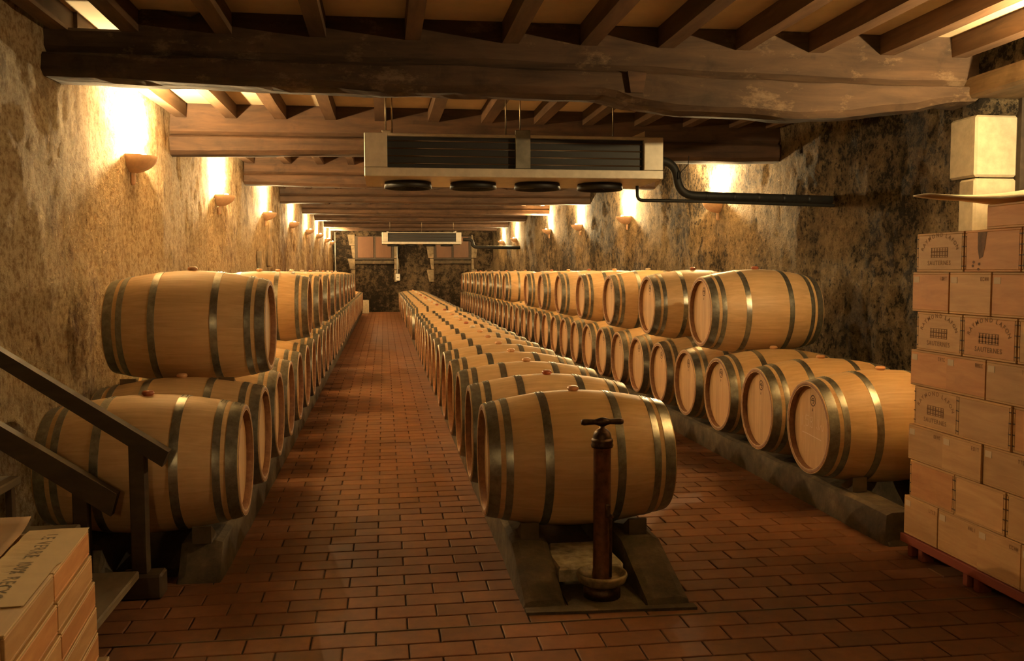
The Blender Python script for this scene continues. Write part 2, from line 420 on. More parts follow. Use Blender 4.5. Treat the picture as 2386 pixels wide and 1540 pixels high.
JX = {0: [-1.82, -1.43, -.91, -.37, .19, .78, 1.27, 1.76, 2.26, 2.75, 3.24, 3.74], 1: [-1.80, -1.36, -.92, -.47, -.02, .48, .98, 1.48, 1.95, 2.47, 2.95, 3.42, 3.80]}
for i in range(-1, len(BEAMS)):
    ya = BEAMS[i][0] if i >= 0 else YN; yb = BEAMS[i + 1][0] if i + 1 < len(BEAMS) else YB
    xs = JX.get(i if i in (0, 1) else -9) or [-1.80 + .47 * k + random.uniform(-.04, .04) for k in range(13)]
    for x in xs:
        w = random.uniform(.044, .054); za, zb = ztop(ya), ztop(yb); dr = random.uniform(0, .012)
        mb = MB(); segs = 10; vv = []
        for k in range(segs + 1):
            t = k / segs; yq = ya + (yb - ya) * t; zq = za + (zb - za) * t
            wob = .010 * fbm((x, yq, 1), 1.3, 2); wz = .012 * fbm((x, yq, 6), 1.1, 2)
            vv += [(x - w + wob, yq, zq + dr * 0 + wz + .002), (x + w + wob, yq, zq + wz + .002), (x + w + wob, yq, zq + JH + .02), (x - w + wob, yq, zq + JH + .02)]
        ff = []
        for k in range(segs):
            a = k * 4; b = a + 4; ff += [(a, a + 1, b + 1, b), (a + 1, a + 2, b + 2, b + 1), (a + 2, a + 3, b + 3, b + 2), (a + 3, a, b, b + 3)]
        ff += [(0, 1, 2, 3), (segs * 4, segs * 4 + 1, segs * 4 + 2, segs * 4 + 3)]
        mb.add(vv, ff); mb.build('joist', 'joist', ce)
def timber(name, parent, m, yc, d, bot, top, seed, x0=-2.0, x1=4.25, step=.09, amp=.012):
    """a squared log along X; bot/top are functions of x"""
    n = int((x1 - x0) / step); vs = []; K = 12
    for i in range(n + 1):
        x = x0 + (x1 - x0) * i / n; zb, zt = bot(x), top(x); h = zt - zb; c = min(.035, h * .25)
        ring = [(-d / 2 + c, zb), (0, zb - .004), (d / 2 - c, zb), (d / 2, zb + c), (d / 2, (zb + zt) / 2), (d / 2, zt - c * .5), (d / 2 - c * .5, zt), (0, zt), (-d / 2 + c * .5, zt), (-d / 2, zt - c * .5), (-d / 2, (zb + zt) / 2), (-d / 2, zb + c)]
        for (dy, z) in ring:
            e = amp * fbm((x * 1.0, dy * 6 + seed, z * 5), 1.6, 4); e2 = amp * fbm((x, z * 5 + seed, dy * 5), 1.9, 4)
            vs.append((x, yc + dy + e, z + (e2 if z < zt - .01 else 0)))
    fs = [(i * K + k, i * K + (k + 1) % K, (i + 1) * K + (k + 1) % K, (i + 1) * K + k) for i in range(n) for k in range(K)]
    fs += [tuple(range(K)), tuple(n * K + k for k in range(K))]
    return MB().add(vs, fs).build(name, m, parent)
def interp(pts):
    def f(x):
        if x <= pts[0][0]: return pts[0][1]
        for (a, p), (b, q) in zip(pts, pts[1:]):
            if x <= b:
                t = (x - a) / (b - a); t = t * t * (3 - 2 * t); return p + (q - p) * t
        return pts[-1][1]
    return f
B1BOT = interp([(-1.84, 2.575), (-1.2, 2.562), (-.48, 2.546), (.03, 2.537), (.8, 2.546), (1.34, 2.541), (1.62, 2.489), (1.9, 2.454), (2.32, 2.441), (2.61, 2.428), (2.9, 2.447), (3.34, 2.488), (3.73, 2.551)])
_b1 = B1BOT
B1BOT = lambda x: _b1(x) + .046
B1SPL = interp([(-1.9, 2.759), (-.47, 2.751), (.55, 2.752), (1.07, 2.743), (1.56, 2.743), (2.17, 2.719), (3.04, 2.70), (3.76, 2.70)])
BN = ['near', 'huge rough-hewn beam with a bulging underside nearest the camera', 'squared beam just behind the near cooling unit', 'third beam from the camera with a bowed lower edge']
for i, (yb, zb, zt) in enumerate(BEAMS):
    lab = ['dark timber beam overhead just in front of the frame', 'huge rough-hewn ceiling beam with a bulging underside, nearest the camera', 'squared brown ceiling beam just behind the near cooling unit'][i] if i < 3 else \
        'brown timber ceiling beam, %s from the camera' % ordn(i)
    t = thing('ceiling_beam', lab, 'beam', (0, 0, 0), 0, 'timber beams across the cellar ceiling')
    if i == 1:
        timber('lower_timber', t, 'beam_pale', yb, .30, B1BOT, lambda x: B1SPL(x) - .004, 3.0, amp=.03)
        timber('upper_timber', t, 'beam_pale', yb + .015, .26, B1SPL, interp([(-2.0, 2.905), (-1.42, 2.90), (-1.36, 3.03), (-1.22, 3.03), (-1.17, 2.985), (-1.08, 2.985), (-1.03, 3.03), (4, 3.03)]), 8.0, amp=.02)
        MB().prism([(1.52, 2.60), (1.60, 2.60), (1.62, 2.72), (1.50, 2.73)], 'Y', yb - .17, yb - .10).build('knot_stub', 'beam', t)
    else:
        sp_ = zb + (zt - zb) * .52; sd = i * 3.7
        timber('lower_timber', t, 'beam', yb, .26, lambda x: zb + .014 * math.sin(x * 1.3 + sd), lambda x: sp_ - .003, sd, amp=.014)
        timber('upper_timber', t, 'beam', yb + .01, .235, lambda x: sp_, lambda x: zt + JH + .015, sd + 9, amp=.008)
    t.location = (0, 0, 0)

# doorway in the right wall, beside the stacked cases
dr = MB().box(4.32, 4.38, 4.2, DJ + .05, 0, 2.7).build('door_1', 'frame_dark'); dr['kind'] = 'structure'
for (z0, z1, d) in ((0, .55, .30), (.55, 1.0, .18), (1.0, 1.52, .30), (1.52, 2.105, .16), (2.11, 2.515, .27)):
    MB().box(3.83, 4.13, DJ - .012, DJ + d, z0, z1 - .005, .014).build('jamb_stone', 'lime', dr)
MB().box(3.88, 4.32, 4.22, 4.30, 0, 2.62, .012).build('jamb_stone', 'lime', dr)
MB().box(4.13, 4.32, DJ - .04, DJ + .05, 0, 2.62).build('door_frame', 'frame_dark', dr)
MB().box(3.86, 4.32, DJ - .005, DJ + .2, 2.515, 2.63, .02).build('rubble_course', 'wall_r', dr)
timber_l = MB().box(3.80, 4.30, 4.15, DJ + .12, 2.62, 2.76, .02).build('lintel', 'lintel', dr)

# windows with wooden shutters in the far wall
def back_window(n, x0, x1, z0, z1):
    w = MB().box(x0, x1, YB - .10, YB + .1, z0, z1).build('window_%d' % n, 'frame_dark'); w['kind'] = 'structure'
    xm = (x0 + x1) / 2; t = .07
    for a, b in ((x0 + t * 1.4, xm - t * .6), (xm + t * .6, x1 - t * 1.4)):
        MB().box(a, b, YB - .125, YB - .095, z0 + t, z1 - .03, .006).build('shutter', 'shutter', w)
    z = z1 + .05; k = 0
    while z > z0 - .55:
        h = .42 + .06 * (k % 2); wd = .16 + .12 * ((k + n) % 2)
        w2 = wd * random.uniform(.5, 1.0); w3 = wd * random.uniform(.4, .9)
        MB().prism([(x0 - wd, z), (x0 - .01, z), (x0 - .01, z - h + .02), (x0 - w2, z - h + .02)], 'Y', YB - .12, YB + .05).build('jamb_stone', 'lime_dirty', w)
        MB().prism([(x1 + .01, z), (x1 + w3, z), (x1 + wd * .7, z - h + .02), (x1 + .01, z - h + .02)], 'Y', YB - .12, YB + .05).build('jamb_stone', 'lime_dirty', w)
        z -= h; k += 1
    MB().box(x0, x1, YB - .14, YB, z0 - .16, z0 - .03, .015).build('window_sill', 'concrete', w)
sB = YB / 37
back_window(1, -1.12 * sB, .407 * sB, EYE + .50 * sB, EYE + 1.44 * sB)
back_window(2, 2.0 * sB, 3.50 * sB, EYE + .50 * sB, EYE + 1.44 * sB)

# ------------------------------------------------------------------ concrete rails under the barrels
SP = .7795
YM, YL, YR, YU, YLU = 4.652, 4.832, 5.304, 7.267, 9.105
XM, XLH, XRH = .9686, -.718, 2.586
ZC, ZU = EYE - .9683, EYE - .3357
RT = .177
def rail(label, xa, xb, y0, slope, y1=32.9, zt=RT):
    mb = MB(); n = 60; vs = []
    prof = [(y0, .0), (y0 + .02, .03)] + [(y0 + .02 + slope * k / 6, .03 + (zt - .03) * k / 6) for k in range(1, 7)]
    yy_ = y0 + .02 + slope
    while yy_ < y1: yy_ += .12 if yy_ < 10 else .5; prof.append((min(yy_, y1), zt))
    K = 6
    for (y, z) in prof:
        for k in range(K + 1):
            x = xa + (xb - xa) * k / K; e = .010 * fbm((x * 3, y, z * 3), 2.2, 3)
            vs.append((x, y, max(.002, z + e - (.012 if k in (0, K) else 0))))
    m = len(prof)
    for (y, z) in prof: vs += [(xa - .012 + .012 * fbm((xa, y, 0), 3, 3), y, -.01), (xb + .012 + .012 * fbm((xb, y, 0), 3, 3), y, -.01)]
    fs = [(i * (K + 1) + k, i * (K + 1) + k + 1, (i + 1) * (K + 1) + k + 1, (i + 1) * (K + 1) + k) for i in range(m - 1) for k in range(K)]
    o = m * (K + 1)
    for i in range(m - 1):
        fs += [(i * (K + 1), (i + 1) * (K + 1), o + 2 * i + 2, o + 2 * i), (i * (K + 1) + K, o + 2 * i + 1, o + 2 * i + 3, (i + 1) * (K + 1) + K)]
    fs += [tuple([o] + list(range(K + 1)) + [o + 1]), tuple([o + 2 * m - 2] + [(m - 1) * (K + 1) + k for k in range(K + 1)] + [o + 2 * m - 1])]
    return tag(mb.add(vs, fs).build('barrel_rail', 'concrete'), label, 'rail', 'concrete rails carrying the barrel rows')
rail('concrete rail with ramped end under left side of middle barrel row', .607, .785, 3.93, .42)
rail('concrete rail with ramped end under right side of middle barrel row', 1.155, 1.345, 3.88, .45)
rail('concrete rail with sloped end under left barrel row, along the aisle', -1.005, -.81, 4.50, .10)
rail('concrete rail under left barrel row, close to the left wall', -1.56, -1.38, 4.50, .10)
rail('concrete rail with blunt end under right barrel row, along the aisle', 2.705, 2.90, 4.55, .015)
rail('concrete rail under right barrel row, close to the right wall', 3.24, 3.43, 4.55, .015)
tag(MB().prism([(.60, 3.86), (1.36, 3.815), (1.36, 3.87), (1.14, 3.87), (1.14, 4.6), (.80, 4.6), (.80, 3.92), (.60, 3.92)], 'Z', -.009, .012).build('concrete_pad', 'concrete'), 'low concrete pad between the ramped rails of the middle row', 'pad')

# ------------------------------------------------------------------ barrels
def rad(x):
    t = abs(x) / .475; return .350 - .066 * (t ** 1.9)
TH = .026; L2 = .475
xs_prof = [-L2 + .95 * k / 20 for k in range(21)]
def make_body():
    mb = MB(); A = []
    for s_ in range(NST):
        for f, g in ((0, 1), (.035, 0), (.35, 0), (.65, 0), (.965, 0)): A.append((2 * PI * (s_ + f) / NST, g))
    n = len(A); prof = [(rad(-L2) - TH, -L2 + .045), (rad(-L2) - TH, -L2 + .004), (rad(-L2) - TH * .55, -L2)] + [(rad(x), x) for x in xs_prof] + \
        [(rad(L2) - TH * .55, L2), (rad(L2) - TH, L2 - .004), (rad(L2) - TH, L2 - .045)]
    vs = []
    for r, x in prof:
        for a, g in A:
            q = r - (.00035 if g else 0); vs.append((x, q * math.sin(a), q * math.cos(a)))
    fs = [(j * n + i, j * n + (i + 1) % n, (j + 1) * n + (i + 1) % n, (j + 1) * n + i) for j in range(len(prof) - 1) for i in range(n)]
    mb.add(vs, fs, True); return mb.mesh('body')
def make_stave():
    da = 2 * PI / NST * .5 * .9985; K = 6; vs = []; fs = []; sm = []
    P = len(xs_prof); mb = MB()
    for x in xs_prof:
        for k in range(K + 1):
            a = -da + 2 * da * k / K; r = rad(x); vs.append((x, r * math.sin(a), r * math.cos(a)))
    fo = [(i * (K + 1) + k, (i + 1) * (K + 1) + k, (i + 1) * (K + 1) + k + 1, i * (K + 1) + k + 1) for i in range(P - 1) for k in range(K)]
    o = len(vs)
    n0 = len(vs)
    vs += list(vs); o = len(vs)
    for x in xs_prof:
        for sgn in (-1, 1):
            a = sgn * da; r = rad(x) - TH; vs.append((x, r * math.sin(a), r * math.cos(a)))
    fi = []
    for i in range(P - 1):
        fi += [(o + 2 * i, o + 2 * i + 1, o + 2 * i + 3, o + 2 * i + 2), (i * (K + 1), o + 2 * i, o + 2 * i + 2, (i + 1) * (K + 1)), (i * (K + 1) + K, (i + 1) * (K + 1) + K, o + 2 * i + 3, o + 2 * i + 1)]
    fi += [tuple(list(range(K + 1)) + [o + 1, o]), tuple([(P - 1) * (K + 1) + k for k in range(K + 1)] + [o + 2 * P - 1, o + 2 * P - 2])]
    fi = [tuple(q + n0 if q < n0 else q for q in f) for f in fi]
    mb.add(vs, fo, True); mb.f += fi; mb.sm += [False] * len(fi); return mb.mesh('stave')
def make_hoop(c, w, name):
    mb = MB(); t = .0028; n = 64
    x0, x1 = c - w / 2, c + w / 2
    prof = [(rad(x0) + .0002, x0), (rad(x0) + t, x0), (rad(c) + t + .0006, c), (rad(x1) + t, x1), (rad(x1) + .0002, x1)]
    mb.lathe([prof[0], prof[1]], n, 'X', smooth=False, caps=False); mb.lathe(prof[1:4], n, 'X', caps=False); mb.lathe([prof[3], prof[4]], n, 'X', smooth=False, caps=False)
    for a in (-.10, -.02, .06):       # overlap with rivets near the top
        for dx in (-.25, .25):
            xx = c + dx * w; r = rad(xx) + t; mb.add([(xx + .0045 * math.cos(q), r * math.sin(a) + .0045 * math.sin(q), r * math.cos(a)) for q in [k * PI / 3 for k in range(6)]] + [(xx, (r + .004) * math.sin(a), (r + .004) * math.cos(a))], [(k, (k + 1) % 6, 6) for k in range(6)])
    r0 = lambda x: rad(x) + t + .0016
    vs = []
    for x in (x0, c, x1):
        for a in (.10, .10 - .2 / .35 * .35): vs.append((x, r0(x) * math.sin(a), r0(x) * math.cos(a)))
    return mb.mesh(name)
def head_board_polys(R, nb):
    out = []; wds = [2 * R / nb] * nb; y = -R
    for w in wds:
        a, b = y, min(R, y + w); pts = []
        for k in range(7): q = a + (b - a) * k / 6; pts.append((q, math.sqrt(max(0, R * R - q * q))))
        for k in range(6, -1, -1): q = a + (b - a) * k / 6; pts.append((q, -math.sqrt(max(0, R * R - q * q))))
        cl = []
        for p in pts:
            if not cl or (abs(cl[-1][0] - p[0]) + abs(cl[-1][1] - p[1])) > 1e-5: cl.append(p)
        out.append([(p[0] * .9985, p[1]) for p in cl]); y += w
    return out
HR = rad(L2) - TH + .001
ME = {'body': make_body(), 'stave': make_stave()}
ME['chime'] = make_hoop(.442, .055, 'chime_hoop'); ME['quarter'] = make_hoop(.372, .036, 'quarter_hoop'); ME['bilge'] = make_hoop(.180, .042, 'bilge_hoop')
def inset_board(poly):
    cx = sum(p[0] for p in poly) / len(poly)
    mb = MB(); n = len(poly); g = .0012
    f = lambda p: ((p[0] - cx) * (1 - g * 14) + cx, p[1])
    vs = [(.0, *p) for p in poly] + [(.022, *p) for p in poly] + [(.0235, *f(p)) for p in poly]
    fs = [tuple(range(n)), tuple(range(2 * n, 3 * n))] + [(i, (i + 1) % n, n + (i + 1) % n, n + i) for i in range(n)] + [(n + i, n + (i + 1) % n, 2 * n + (i + 1) % n, 2 * n + i) for i in range(n)]
    return mb.add(vs, fs)
polys = head_board_polys(HR, 7)
ME['boards'] = [inset_board(p).mesh('head_board') for p in polys]
allb = MB()
for p in polys: b_ = inset_board(p); allb.add(b_.v, b_.f)
ME['head'] = allb.mesh('head')
RL = rad(L2)
ME['chime_ring'] = MB().lathe([(RL - TH - .0008, L2 - .046), (RL - TH - .0008, L2 - .003), (RL - TH + .004, L2 + .0008), (RL - TH * .5, L2 + .001), (RL - .004, L2 + .0008), (RL - .0008, L2 - .001)], 56, 'X', caps=False).mesh('chime_rim')
bp_ = [(.0, .030), (.016, .030), (.026, .027), (.031, .018), (.031, .012), (.024, .006), (.021, -.004), (.0, -.004)]
ME['bung'] = MB().lathe(bp_, 18, 'Z', caps=False).mesh('bung')
# printed cooper's stamp: a ring with a bar and hook inside, a tick below
def make_stamp():
    mb = MB(); n = 28; z0 = .165; R1, R0 = .036, .029
    def q(pts): mb.add([(0, p[0], p[1]) for p in pts], [tuple(range(len(pts)))])
    for k in range(n):
        a, b = 2 * PI * k / n, 2 * PI * (k + 1) / n
        q([(R0 * math.cos(a), z0 + R0 * math.sin(a)), (R1 * math.cos(a), z0 + R1 * math.sin(a)), (R1 * math.cos(b), z0 + R1 * math.sin(b)), (R0 * math.cos(b), z0 + R0 * math.sin(b))])
    q([(-.022, z0 - .003), (.022, z0 - .003), (.022, z0 + .005), (-.022, z0 + .005)])
    for k in range(10):
        a, b = .3 + 4.6 * k / 10, .3 + 4.6 * (k + 1) / 10; r0, r1 = .012, .019
        q([(r0 * math.cos(a), z0 + r0 * math.sin(a)), (r1 * math.cos(a), z0 + r1 * math.sin(a)), (r1 * math.cos(b), z0 + r1 * math.sin(b)), (r0 * math.cos(b), z0 + r0 * math.sin(b))])
    q([(-.002, z0 - .066), (.010, z0 - .066), (.005, z0 - .046), (.001, z0 - .046)])
    return mb.mesh('cooper_stamp')
ME['stamp'] = make_stamp()
def chalk_lines():
    mb = MB()
    def st(pts, w=.0035):
        for (a, b) in zip(pts, pts[1:]):
            a, b = Vector(a), Vector(b); d = (b - a).normalized(); nrm = Vector((-d.y, d.x)) * w / 2
            mb.add([(0, *(a + nrm)), (0, *(b + nrm)), (0, *(b - nrm)), (0, *(a - nrm))], [(0, 1, 2, 3)])
    st([(.14, .055), (.142, -.01)]); st([(.115, -.01), (.11, -.012)], .007)
    st([(.05, .062), (.09, .064), (.092, .036), (.06, .040), (.05, .016), (.064, -.002), (.092, .0)])
    st([(.03, .058), (.004, .062), (.0, .038), (.028, .028), (.03, .0), (.002, -.004), (.0, .024), (.028, .036), (.03, .058)])
    st([(-.05, .01), (-.066, -.004)]); st([(-.07, .06), (-.085, -.004), (-.11, .03), (-.13, -.006), (-.145, .03)])
    st([(.135, -.048), (.07, -.050), (-.01, -.056), (-.115, -.064)], .005)
    return mb.mesh('chalk_writing')
ME['chalk'] = chalk_lines()
GR = {'M': 'barrels of the middle row', 'LL': 'lower barrels along the left wall', 'LU': 'upper barrels along the left wall', 'RL': 'lower barrels along the right wall', 'RU': 'upper barrels along the right wall'}
def barrel(label, grp, x, y, z, detail=0, stamp=False, chalk=False, roll=None):
    t = thing('barrel', label, 'barrel', (x, y, z - .35), random.uniform(-.012, .012), GR[grp])
    rl = random.uniform(-.05, .05) if roll is None else roll
    off = (0, 0, .35)
    if detail:
        for k in range(NST): obj('stave', ME['stave'], 'oak_stave', t, off, (2 * PI * (k + .5) / NST + rl, 0, 0))
    else: obj('body', ME['body'], 'oak_body', t, off, (rl, 0, 0))
    for sgn in (1, -1):
        rz = 0 if sgn > 0 else PI
        for key, nm in (('chime', 'chime_hoop'), ('quarter', 'quarter_hoop'), ('bilge', 'bilge_hoop')):
            obj(nm, ME[key], 'hoop', t, off, (rl * .5 * sgn, 0, rz))
        obj('chime_rim', ME['chime_ring'], 'chime', t, off, (0, 0, rz))
        hl = (sgn * (L2 - .060), 0, .35)
        if detail:
            for bm_ in ME['boards']: obj('head_board', bm_, 'oak_head', t, hl, (0, 0, rz))
        else: obj('head', ME['head'], 'oak_head', t, hl, (0, 0, rz))
    obj('bung', ME['bung'], random.choice(['bung_tan', 'bung_tan', 'bung_red', 'bung_pale']), t, (0, rl * -.35, .35 + .345))
    if stamp: obj('cooper_stamp', ME['stamp'], 'stamp', t, (-(L2 - .0355), 0, .35))
    if chalk: obj('chalk_writing', ME['chalk'], 'chalk', t, (-(L2 - .0352), 0, .35))
    return t
for i in range(14):
    barrel('oak barrel in the middle row, ' + ('frontmost, behind the old hand pump' if i == 0 else '%s from the front' % ordn(i + 1)), 'M', XM, YM + i * SP, ZC, i < 4)
for i in range(16, 35):
    barrel('oak barrel in the middle row beyond the gap, %s after the gap' % ordn(i - 15), 'M', XM + random.uniform(-.01, .01), YM + i * SP, ZC)
for i in range(35):
    barrel('oak barrel in the lower left row, ' + ('frontmost, behind the stair rail' if i == 0 else '%s from the front' % ordn(i + 1)), 'LL', XLH - .475, YL + i * SP, ZC, i < 3)
barrel('lone frontmost oak barrel on the upper left tier, before the gap', 'LU', XLH - .475, YLU - 4 * SP, ZU, 1)
for i in range(10):
    barrel('oak barrel on the upper left tier, %s beyond the gap' % ordn(i + 1), 'LU', XLH - .475, YLU + i * 2 * SP, ZU, i < 1)
for i in range(34):
    barrel('oak barrel in the lower right row, ' + ('frontmost, with chalk writing on its head' if i == 0 else '%s from the front' % ordn(i + 1)), 'RL', XRH + .475, YR + i * SP, ZC, i < 5, i < 12, i == 0)
for i in range(7):
    barrel('oak barrel on the upper right tier, ' + ('frontmost and fully in view' if i == 0 else '%s from the front' % ordn(i + 1)), 'RU', XRH + .475, YU + i * 2 * SP, ZU, i < 3, i < 6)
for i in range(8, 16):
    barrel('oak barrel on the upper right tier past the gap, %s after it' % ordn(i - 7), 'RU', XRH + .475, YU + i * 2 * SP, ZU)
def chock(label, x, y, z, s=1.0, w=.09, flip=1):
    poly = [(-.06 * s * flip, 0), (.075 * s * flip, 0), (.075 * s * flip, .016 * s), (-.045 * s * flip, .085 * s), (-.06 * s * flip, .085 * s)]
    tag(MB().prism(poly, 'X', -w / 2, w / 2).build('barrel_chock', 'chock', None, (x, y, z)), label, 'chock', 'wooden chocks under barrels')
chock('dark wooden chock under the front middle barrel, left rail', .70, YM - .20, RT - .004)
chock('dark wooden chock under the front middle barrel, right rail', 1.25, YM - .20, RT - .004)
chock('dark wooden chock under the frontmost lower left barrel, aisle side', -.90, YL - .20, RT - .004)
chock('dark wooden chock under the frontmost lower right barrel, aisle side', 2.80, YR - .20, RT + .004)
for lab, x, y in (('left side', XRH + .28, YU), ('right side', XRH + .70, YU)):
    chock('small wooden block propping the frontmost upper right barrel, ' + lab, x, y - .36, ZC + .345 - .040, .5, .07)
for lab, x, y in (('wall side', XLH - .78, YLU - 4 * SP), ('aisle side', XLH - .22, YLU - 4 * SP)):
    chock('small wooden block propping the lone upper left barrel, ' + lab, x, y - .36, ZC + .345 - .040, .5, .09)

# ------------------------------------------------------------------ wall sconces
def half_bowl(r, h, th=.012):
    mb = MB(); prof = []
    for k in range(13):
        t = k / 12; prof.append((.030 + (r - .030) * math.sin(t * PI / 2) ** 1.0 * 1.0 if k else .030, -h + h * (1 - math.cos(t * PI / 2)) ** .80))
    inner = [(max(.004, p[0] - th), p[1] + (th if k < 6 else th * .3)) for k, p in enumerate(prof)][::-1]
    inner[0] = (prof[-1][0] - th, 0)
    A0, A1 = -PI / 2 - .22, PI / 2 + .22
    mb.lathe(prof, 28, 'Z', A0, A1, caps=False); mb.lathe([prof[-1], inner[0]], 28, 'Z', A0, A1, smooth=False, caps=False); mb.lathe(inner, 28, 'Z', A0, A1, caps=False)
    return mb.mesh('bowl')
BOWL = half_bowl(.19, .125)
STEM = MB().lathe([(.0, -.215), (.022, -.212), (.026, -.19), (.027, -.12), (.04, -.112), (0, -.112)], 16, 'Z', -PI / 2, PI / 2, caps=False).mesh('stem')
BULB = MB().lathe([(0, -.075), (.014, -.07), (.014, -.045), (.024, -.03), (.026, -.015), (.018, -.002), (0, .001)], 14, 'Z', caps=False).mesh('bulb')
HOLD = MB().box(-.02, .045, -.018, .018, -.11, -.072, .004).mesh('lamp_holder')
def sconce(label, x, y, zrim, side, group):
    t = thing('wall_sconce', label, 'wall lamp', (x, y, zrim), 0 if side < 0 else PI, group)
    obj('bowl', BOWL, 'plaster_lamp', t); obj('stem', STEM, 'plaster_lamp', t); obj('lamp_holder', HOLD, 'plaster_lamp', t, (.05, 0, 0)); obj('bulb', BULB, 'bulb', t, (.090, 0, .022))
    ld = bpy.data.lights.new('sconce_light', 'SPOT'); ld.energy = LAMP_W; ld.color = LAMP_COL; ld.shadow_soft_size = .022
    ld.spot_size = math.radians(164); ld.spot_blend = .7
    lo = bpy.data.objects.new('sconce_light', ld); C.objects.link(lo); lo.parent = t; lo.location = (.098, 0, .05); lo.rotation_euler = (0, PI - .24, 0)
    ld = bpy.data.lights.new('sconce_spill', 'POINT'); ld.energy = SPILL_W; ld.color = LAMP_COL; ld.shadow_soft_size = .022
    lo = bpy.data.objects.new('sconce_spill', ld); C.objects.link(lo); lo.parent = t; lo.location = (.090, 0, .062)
    return t
LLAMP = [(7.35, 2.385), (11.05, 2.395), (15.0, 2.45), (19.5, 2.54), (23.2, 2.56), (26.8, 2.595), (30.6, 2.595), (33.4, 2.605)]
for i, (y, z) in enumerate(LLAMP):
    lab = 'glowing half-bowl sconce on the left wall, %s from the front' % ordn(i + 1)
    sconce(lab, XL - wall_bump(y, z, .05) + .004, y, z, -1, 'sconces along the left wall')
RLAMP = [(3.98, 2.40), (10.4, 2.31), (14.5, 2.385), (18.35, 2.45), (22.0, 2.525), (28.1, 2.53), (31.4, 2.565)]
for i, (y, z) in enumerate(RLAMP):
    lab = 'plaster half-bowl sconce on right wall above the stacked cases' if i < 1 else 'glowing half-bowl sconce on the right wall, %s from the front' % ordn(i)
    sconce(lab, xr(y) + wall_bump(y, z, .06) - .004, y, z, 1, 'sconces along the right wall')

fill_sconce = sconce('added half-bowl fill lamp, unseen, on the wall behind the camera', -.7, YN + .004, 2.38, -1, 'added fill lamp on the near wall'); fill_sconce.rotation_euler = (0, 0, PI / 2)  # unseen lamp, added as fill to brighten the foreground
for c_ in fill_sconce.children:
    if c_.type == 'LIGHT': c_.data.energy *= .22      # dimmed so the added fill does not flatten the front
# ------------------------------------------------------------------ cooling units
def evaporator(label, x0, x1, y0, z0, zt, ceil_z, detail=True):
    w = x1 - x0; d = .86; h = zt - z0; t = thing('cooling_unit', label, 'cooling unit', (x0, y0, z0), 0, 'ceiling-hung cooling units')
    bh = h * .21; ep = w * .074
    MB().box(0, ep, 0, d, bh, h, .004).build('end_plate', 'casing', t); MB().box(w - ep * .9, w, 0, d, bh, h, .004).build('end_plate', 'casing', t)
    MB().box(0, w, -.004, .03, 0, bh - .002, .004).build('lower_band', 'casing', t)
    MB().box(ep, w - ep * .9, .0, .06, h - .022, h, .003).build('top_flange', 'casing', t)
    MB().box(0, w, .03, d, 0, .012).build('underside_panel', 'casing', t); MB().box(0, w, d - .02, d, .012, h).build('back_panel', 'casing', t)
    MB().box(ep, w - ep * .9, .06, d - .03, h - .012, h).build('top_panel', 'casing', t)
    MB().box(ep, w - ep * .9, .045, .2, bh, h - .02).build('coil_block', 'coil', t)
    if detail: MB().box(w * .494, w * .544, -.012, .01, bh, h + .035, .003).build('centre_plate', 'casing_dull', t)
    for k in range(4 if detail else 3):
        zz = bh + (h - bh - .03) * (k + .6) / (4 if detail else 3)
        MB().tube([(ep, .040, zz), (w - ep * .9, .040, zz)], .006, 6).build('coil_tube', 'fin', t)
    for k in range(4):
        cx = w * (.145 + .227 * k); f = MB()
        f.lathe([(.155, .0), (.185, -.004), (.19, -.05), (.178, -.055), (.170, -.05), (.165, -.01)], 28, 'Z', caps=False)
        fo = f.build('fan_shroud', 'fan', t, (cx, d * .52, 0))
        MB().lathe([(.0, -.03), (.05, -.03), (.05, .0), (0, .0)], 16, 'Z', caps=False).build('fan_hub', 'fan', fo)
        for b in range(5):
            a = 2 * PI * b / 5; m4 = Matrix.Rotation(a, 4, 'Z') @ Matrix.Translation((.10, 0, -.02)) @ Matrix.Rotation(.5, 4, 'X')
            MB().box(-.055, .055, -.035, .035, -.002, .002, 0, m4).build('fan_blade', 'fan', fo)
    rods = [w * .07, w * .09, w * .465, w * .513, w * .83] if detail else [w * .1, w * .5, w * .9]
    for rx in rods: MB().tube([(rx, .05, h - .01), (rx, .05, ceil_z - z0)], .0055, 6).build('hanger_rod', 'steel', t)
    MB().prism([(w * .89, h), (w * .935, h), (w * .935, h + .045)], 'Y', .0, .01).build('hanger_bracket', 'casing', t)
    MB().box(w * .057, w * .085, .0, .02, h - .005, h + .018, .002).build('hanger_bracket', 'casing', t)
    MB().box(w, w + .055, .2, .24, bh * .9, bh * 1.1, .004).build('side_spur', 'casing', t)
    return t
evaporator('long metal cooling unit with four fans hanging near the camera', -.135, 2.182, 7.0, 2.222, 2.546, 3.02)
evaporator('long metal cooling unit hanging far back before the end wall', -.043, 2.277, 27.0, 2.32, 2.665, 3.2, False)
def curve_pts(pts, r=.10, n=5):
    pts = [Vector(p) for p in pts]; out = [pts[0]]
    for a, b, c in zip(pts, pts[1:], pts[2:]):
        u = (a - b).normalized() * r; v = (c - b).normalized() * r
        for k in range(n + 1):
            t = k / n; out.append((b + u) * (1 - t) ** 2 + b * 2 * t * (1 - t) + (b + v) * t * t)
    out.append(pts[-1]); return out
def zrel(v, Y): return EYE + (634 - v) / 2127.8 * Y
pp = thing('insulated_pipe', 'black insulated pipe from the near cooling unit into right wall', 'pipe', (2.18, 7.6, 2.4))
o = MB().tube([p - Vector((2.18, 7.6, 2.4)) for p in curve_pts([(2.19, 7.6, 2.44), (2.47, 7.6, 2.44), (2.51, 7.6, 2.150), (3.93, 7.6, 2.118)], .14, 7)], .036, 12).build('pipe_run', 'pipe', pp)
